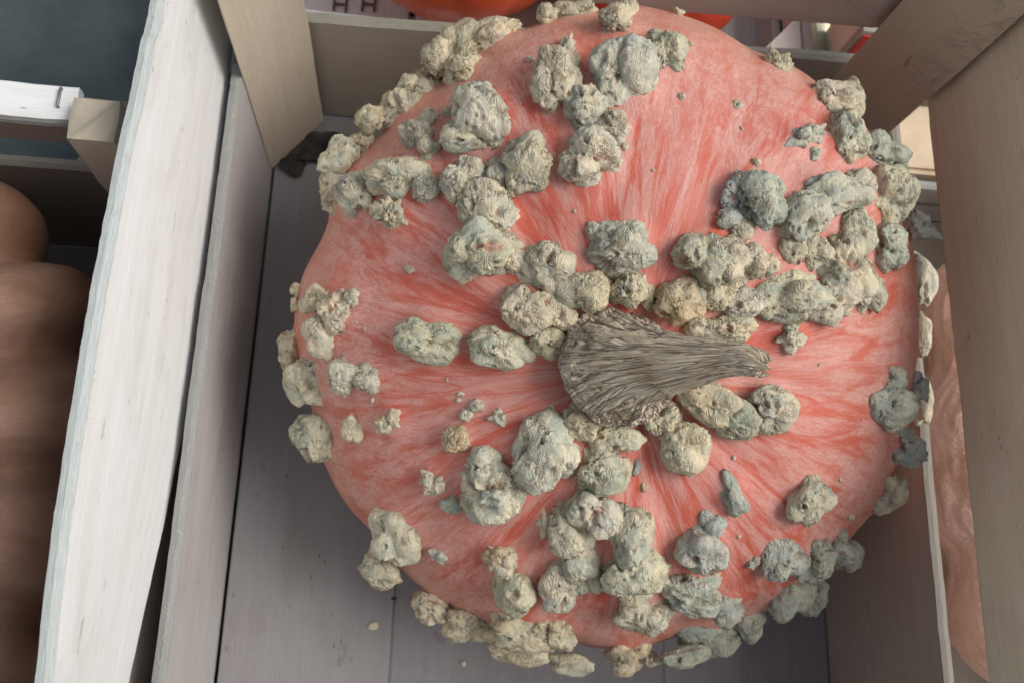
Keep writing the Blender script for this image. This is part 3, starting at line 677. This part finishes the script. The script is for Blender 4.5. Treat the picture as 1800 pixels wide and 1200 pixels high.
# staple in the rail
p0 = np.array([-.160, .1935 + .0015, .1936])
Vs, Fs = tube([p0 + [0, -.0045, -.001], p0 + [0, -.0043, .0004], p0 + [.0002, 0, .0006], p0 + [0, .0043, .0004], p0 + [0, .0045, -.001]], .0006, 6)
mesh_obj('staple', np.array(Vs) - p0, Fs, M_STEEL, lc, p0 - np.array(lc.location))
side_crate('wooden crate with the pinkish tan pumpkin beyond the right side slats', .2835, .800, -.20, .262, (.0, .026), (.031, .052), 80, (PALE2, PALE, PALE, PALE2))
bc = side_crate('wooden crate with bright floor boards behind the back slat, holding orange pumpkins', -.150, .255, .337, .70, (.0, .030), (.045, .075), 100, (PALE, PALE2, PALE, PALE2))
rc = side_crate('wooden crate in the upper right corner behind the back slat', .268, .62, .337, .72, (.0, .06), (.075, .12), 120, (TANW, TANW, GREYW, TANW))


# ------------------------------------------------------------------ small things
def frac(px, py, z):
    d = ray(px, py); return CAM + d * ((z - H) / d[2])
def crumb(name, label, px, py, size, z, mat, seed):
    v, f = ICO[3]; q = v * (1 + .35 * fbm(v * 1.6 + seed * 7.7, 3)[:, None]) * np.array([1, .8, .55]) * size
    p = frac(px, py, z); p = p + np.array([0, 0, size * .42])
    return tag(mesh_obj(name, q, f, mat, None, p), label, 'crumb')
crumb('bark_crumb', 'larger pale crumb on the crate floor left of the lower warts', 656, 1099, .0030, .0, M_CRUMB, 1)
crumb('bark_crumb', 'small pale crumb on the crate floor near the bottom edge', 815, 1166, .0018, .0, M_CRUMB, 2)
crumb('bark_crumb', 'brown crumb on the crate floor under the lower left rim', 692, 1051, .0014, .0, M_DEBRIS, 3)
# dark leaf scraps standing in for shadow and wet stain in the far left corner
def scrap(px, py, L, W, ang, seed, label):
    n = 26; m = 12; V = []; 
    for i in range(n + 1):
        for j in range(m + 1):
            u = i / n; v = j / m * 2 - 1; wd = W * math.sin(math.pi * min(1, .08 + u * .9)) ** .7
            V.append((L * (u - .5), v * wd, 0))
    V = np.array(V); q = V * 90 + seed * 5
    V[:, 2] = .003 + .004 * fbm(q, 3) + .10 * np.abs(V[:, 1]); V[:, :2] += .003 * np.c_[fbm(q * 1.5 + 9, 2), fbm(q * 1.5 + 19, 2)]
    top = V.copy(); bot = V - np.array([0, 0, .0007]); k = (n + 1) * (m + 1)
    F = [(i * (m + 1) + j, (i + 1) * (m + 1) + j, (i + 1) * (m + 1) + j + 1, i * (m + 1) + j + 1) for i in range(n) for j in range(m)]
    F += [tuple(x + k for x in f[::-1]) for f in F]
    edge = [i * (m + 1) for i in range(n + 1)] + [n * (m + 1) + j for j in range(1, m + 1)] + [i * (m + 1) + m for i in range(n - 1, -1, -1)] + [j for j in range(m - 1, 0, -1)]
    for a, b in zip(edge, edge[1:] + edge[:1]): F.append((a, b, b + k, a + k))
    A = np.r_[top, bot]; A[:, 2] -= A[:, 2].min(); ca, sa = math.cos(ang), math.sin(ang)
    A = np.c_[A[:, 0] * ca - A[:, 1] * sa, A[:, 0] * sa + A[:, 1] * ca, A[:, 2]]
    return tag(mesh_obj('dark_scrap', A, F, M_DEBRIS, None, frac(px, py, .0) + np.array([0, 0, .0012])), label, 'debris')
scrap(560, 262, .040, .011, .35, 1, 'dark crumpled leaf in the far left corner of the nearest crate')
scrap(515, 285, .024, .008, 2.0, 2, 'smaller dark leaf scrap standing for shadow and stain at the foot of the left corner post')
# straw behind the left crate
a0, a1 = frac(150, 262, .0), frac(112, 300, .0)
Vs, Fs = tube([a0 + (a1 - a0) * k / 6 + np.array([0, 0, .004 + .001 * math.sin(k)]) for k in range(-6, 11)], .0028, 8)
tag(mesh_obj('straw', np.array(Vs) - a0, Fs, M_STRAW, None, a0 + np.array([0, 0, -.012])), 'yellow green straw lying behind the low left crate', 'straw')
# torn wood fibres on the right corner post
rg = np.random.default_rng(4); parts = []
pa, pb = np.array([.2735, .2575]), np.array([.2465, .2995]); nrm = np.array([-(pb - pa)[1], (pb - pa)[0]]); nrm /= np.linalg.norm(nrm)
if nrm[0] > 0: nrm = -nrm
for k in range(30):
    u = rg.uniform(0, .45) ** 1.6; z = rg.uniform(.165, .235); st = np.r_[pa + (pb - pa) * u + nrm * .0006, z]
    dr = np.r_[(pb - pa) / np.linalg.norm(pb - pa) * rg.uniform(.5, 1) + nrm * rg.uniform(0, .35), rg.uniform(-.75, -.1)]; ln = rg.uniform(.006, .028)
    path = [st]; 
    for i in range(9):
        dr = dr + rg.normal(size=3) * .2; dr /= np.linalg.norm(dr); nx = path[-1] + dr * ln / 9
        dd = (nx[:2] - pa) @ nrm
        if dd < .0004: nx[:2] += nrm * (.0004 - dd)
        path.append(nx)
    parts.append(tube(path, np.linspace(.00032, .00010, 10), 4))
Vf, Ff = join(parts); o0 = np.array([.2735, .2575, .2])
fb = mesh_obj('torn_fibres', Vf - o0, Ff, M_FIBRE, crate, o0 - np.array(crate.location)); fb['kind'] = 'stuff'
# hairs of loose fibre along the sawn edges of the left side
parts = []
for k in range(90):
    y = rg.uniform(-.06, .26); up = k % 3 == 0
    st = np.array([-.1065 if up is False else -.113, y, .1145 if up is False else .2335]); st[2] += 0 if up else (y - .0) * .0
    dr = np.array([rg.uniform(-.2, 1), rg.normal() * .9, rg.uniform(0, .7)]); path = [st]; ln = rg.uniform(.0015, .006)
    for i in range(5):
        dr = dr + rg.normal(size=3) * .4; dr /= np.linalg.norm(dr); path.append(path[-1] + dr * ln / 5)
    parts.append(tube(path, np.linspace(.00010, .00004, 6), 3))
Vf, Ff = join(parts); o0 = np.array([XL, 0, .11])
fb = mesh_obj('edge_fibres', Vf - o0, Ff, M_FIBRE, crate, o0 - np.array(crate.location)); fb['kind'] = 'stuff'
# brown stamped H marks on the boards of the back crate
for k, px in enumerate((598, 648)):
    c0 = frac(px, 8, .0012); V = []; F = []
    for (x0, x1, y0, y1) in ((-.0052, -.0034, -.006, .007), (.0034, .0052, -.006, .007), (-.0034, .0034, -.0010, .0010)):
        b0 = len(V)
        V += [(x, y, z) for z in (-.0004, .0003) for (x, y) in ((x0, y0), (x1, y0), (x1, y1), (x0, y1))]
        F += [tuple(b0 + q for q in f) for f in ((3, 2, 1, 0), (4, 5, 6, 7), (0, 1, 5, 4), (1, 2, 6, 5), (2, 3, 7, 6), (3, 0, 4, 7))]
    mesh_obj('stamped_mark', np.array(V), F, M_INK, bc, c0 - np.array(bc.location), False)
V = [(x, y, z) for y in (0, -.0008) for (x, z) in ((-.004, -.020), (.004, -.020), (.004, .020), (-.004, .020))]
mesh_obj('printed_stripe', np.array(V), [(0, 1, 2, 3), (7, 6, 5, 4), (0, 4, 5, 1), (1, 5, 6, 2), (2, 6, 7, 3), (3, 7, 4, 0)], M_RED, rc, np.array([.2715, .3295, .097]) - np.array(rc.location), False)
# cards beyond the far right corner
def card(name, label, cat, x0, x1, y0, y1, z0, z1, mat):
    bm = bmesh.new(); bmesh.ops.create_cube(bm, size=1)
    for v in bm.verts: v.co = Vector((v.co.x * (x1 - x0), v.co.y * (y1 - y0), (v.co.z + .5) * (z1 - z0)))
    bmesh.ops.bevel(bm, geom=bm.edges[:], offset=min(x1 - x0, y1 - y0, z1 - z0) * .06, segments=2, affect='EDGES')
    me = bpy.data.meshes.new(name); bm.to_mesh(me); bm.free(); me.materials.append(mat)
    o = bpy.data.objects.new(name, me); COL.objects.link(o); o.location = ((x0 + x1) / 2, (y0 + y1) / 2, z0)
    return tag(o, label, cat)
card('cardboard_tray', 'cream cardboard tray behind the far right corner of the nearest crate', 'tray', .302, .60, .273, .326, -.0155, .055, M_CREAM)
print('objects', len(bpy.data.objects), 'tris', sum(len(o.data.polygons) for o in bpy.data.objects if o.type == 'MESH'))
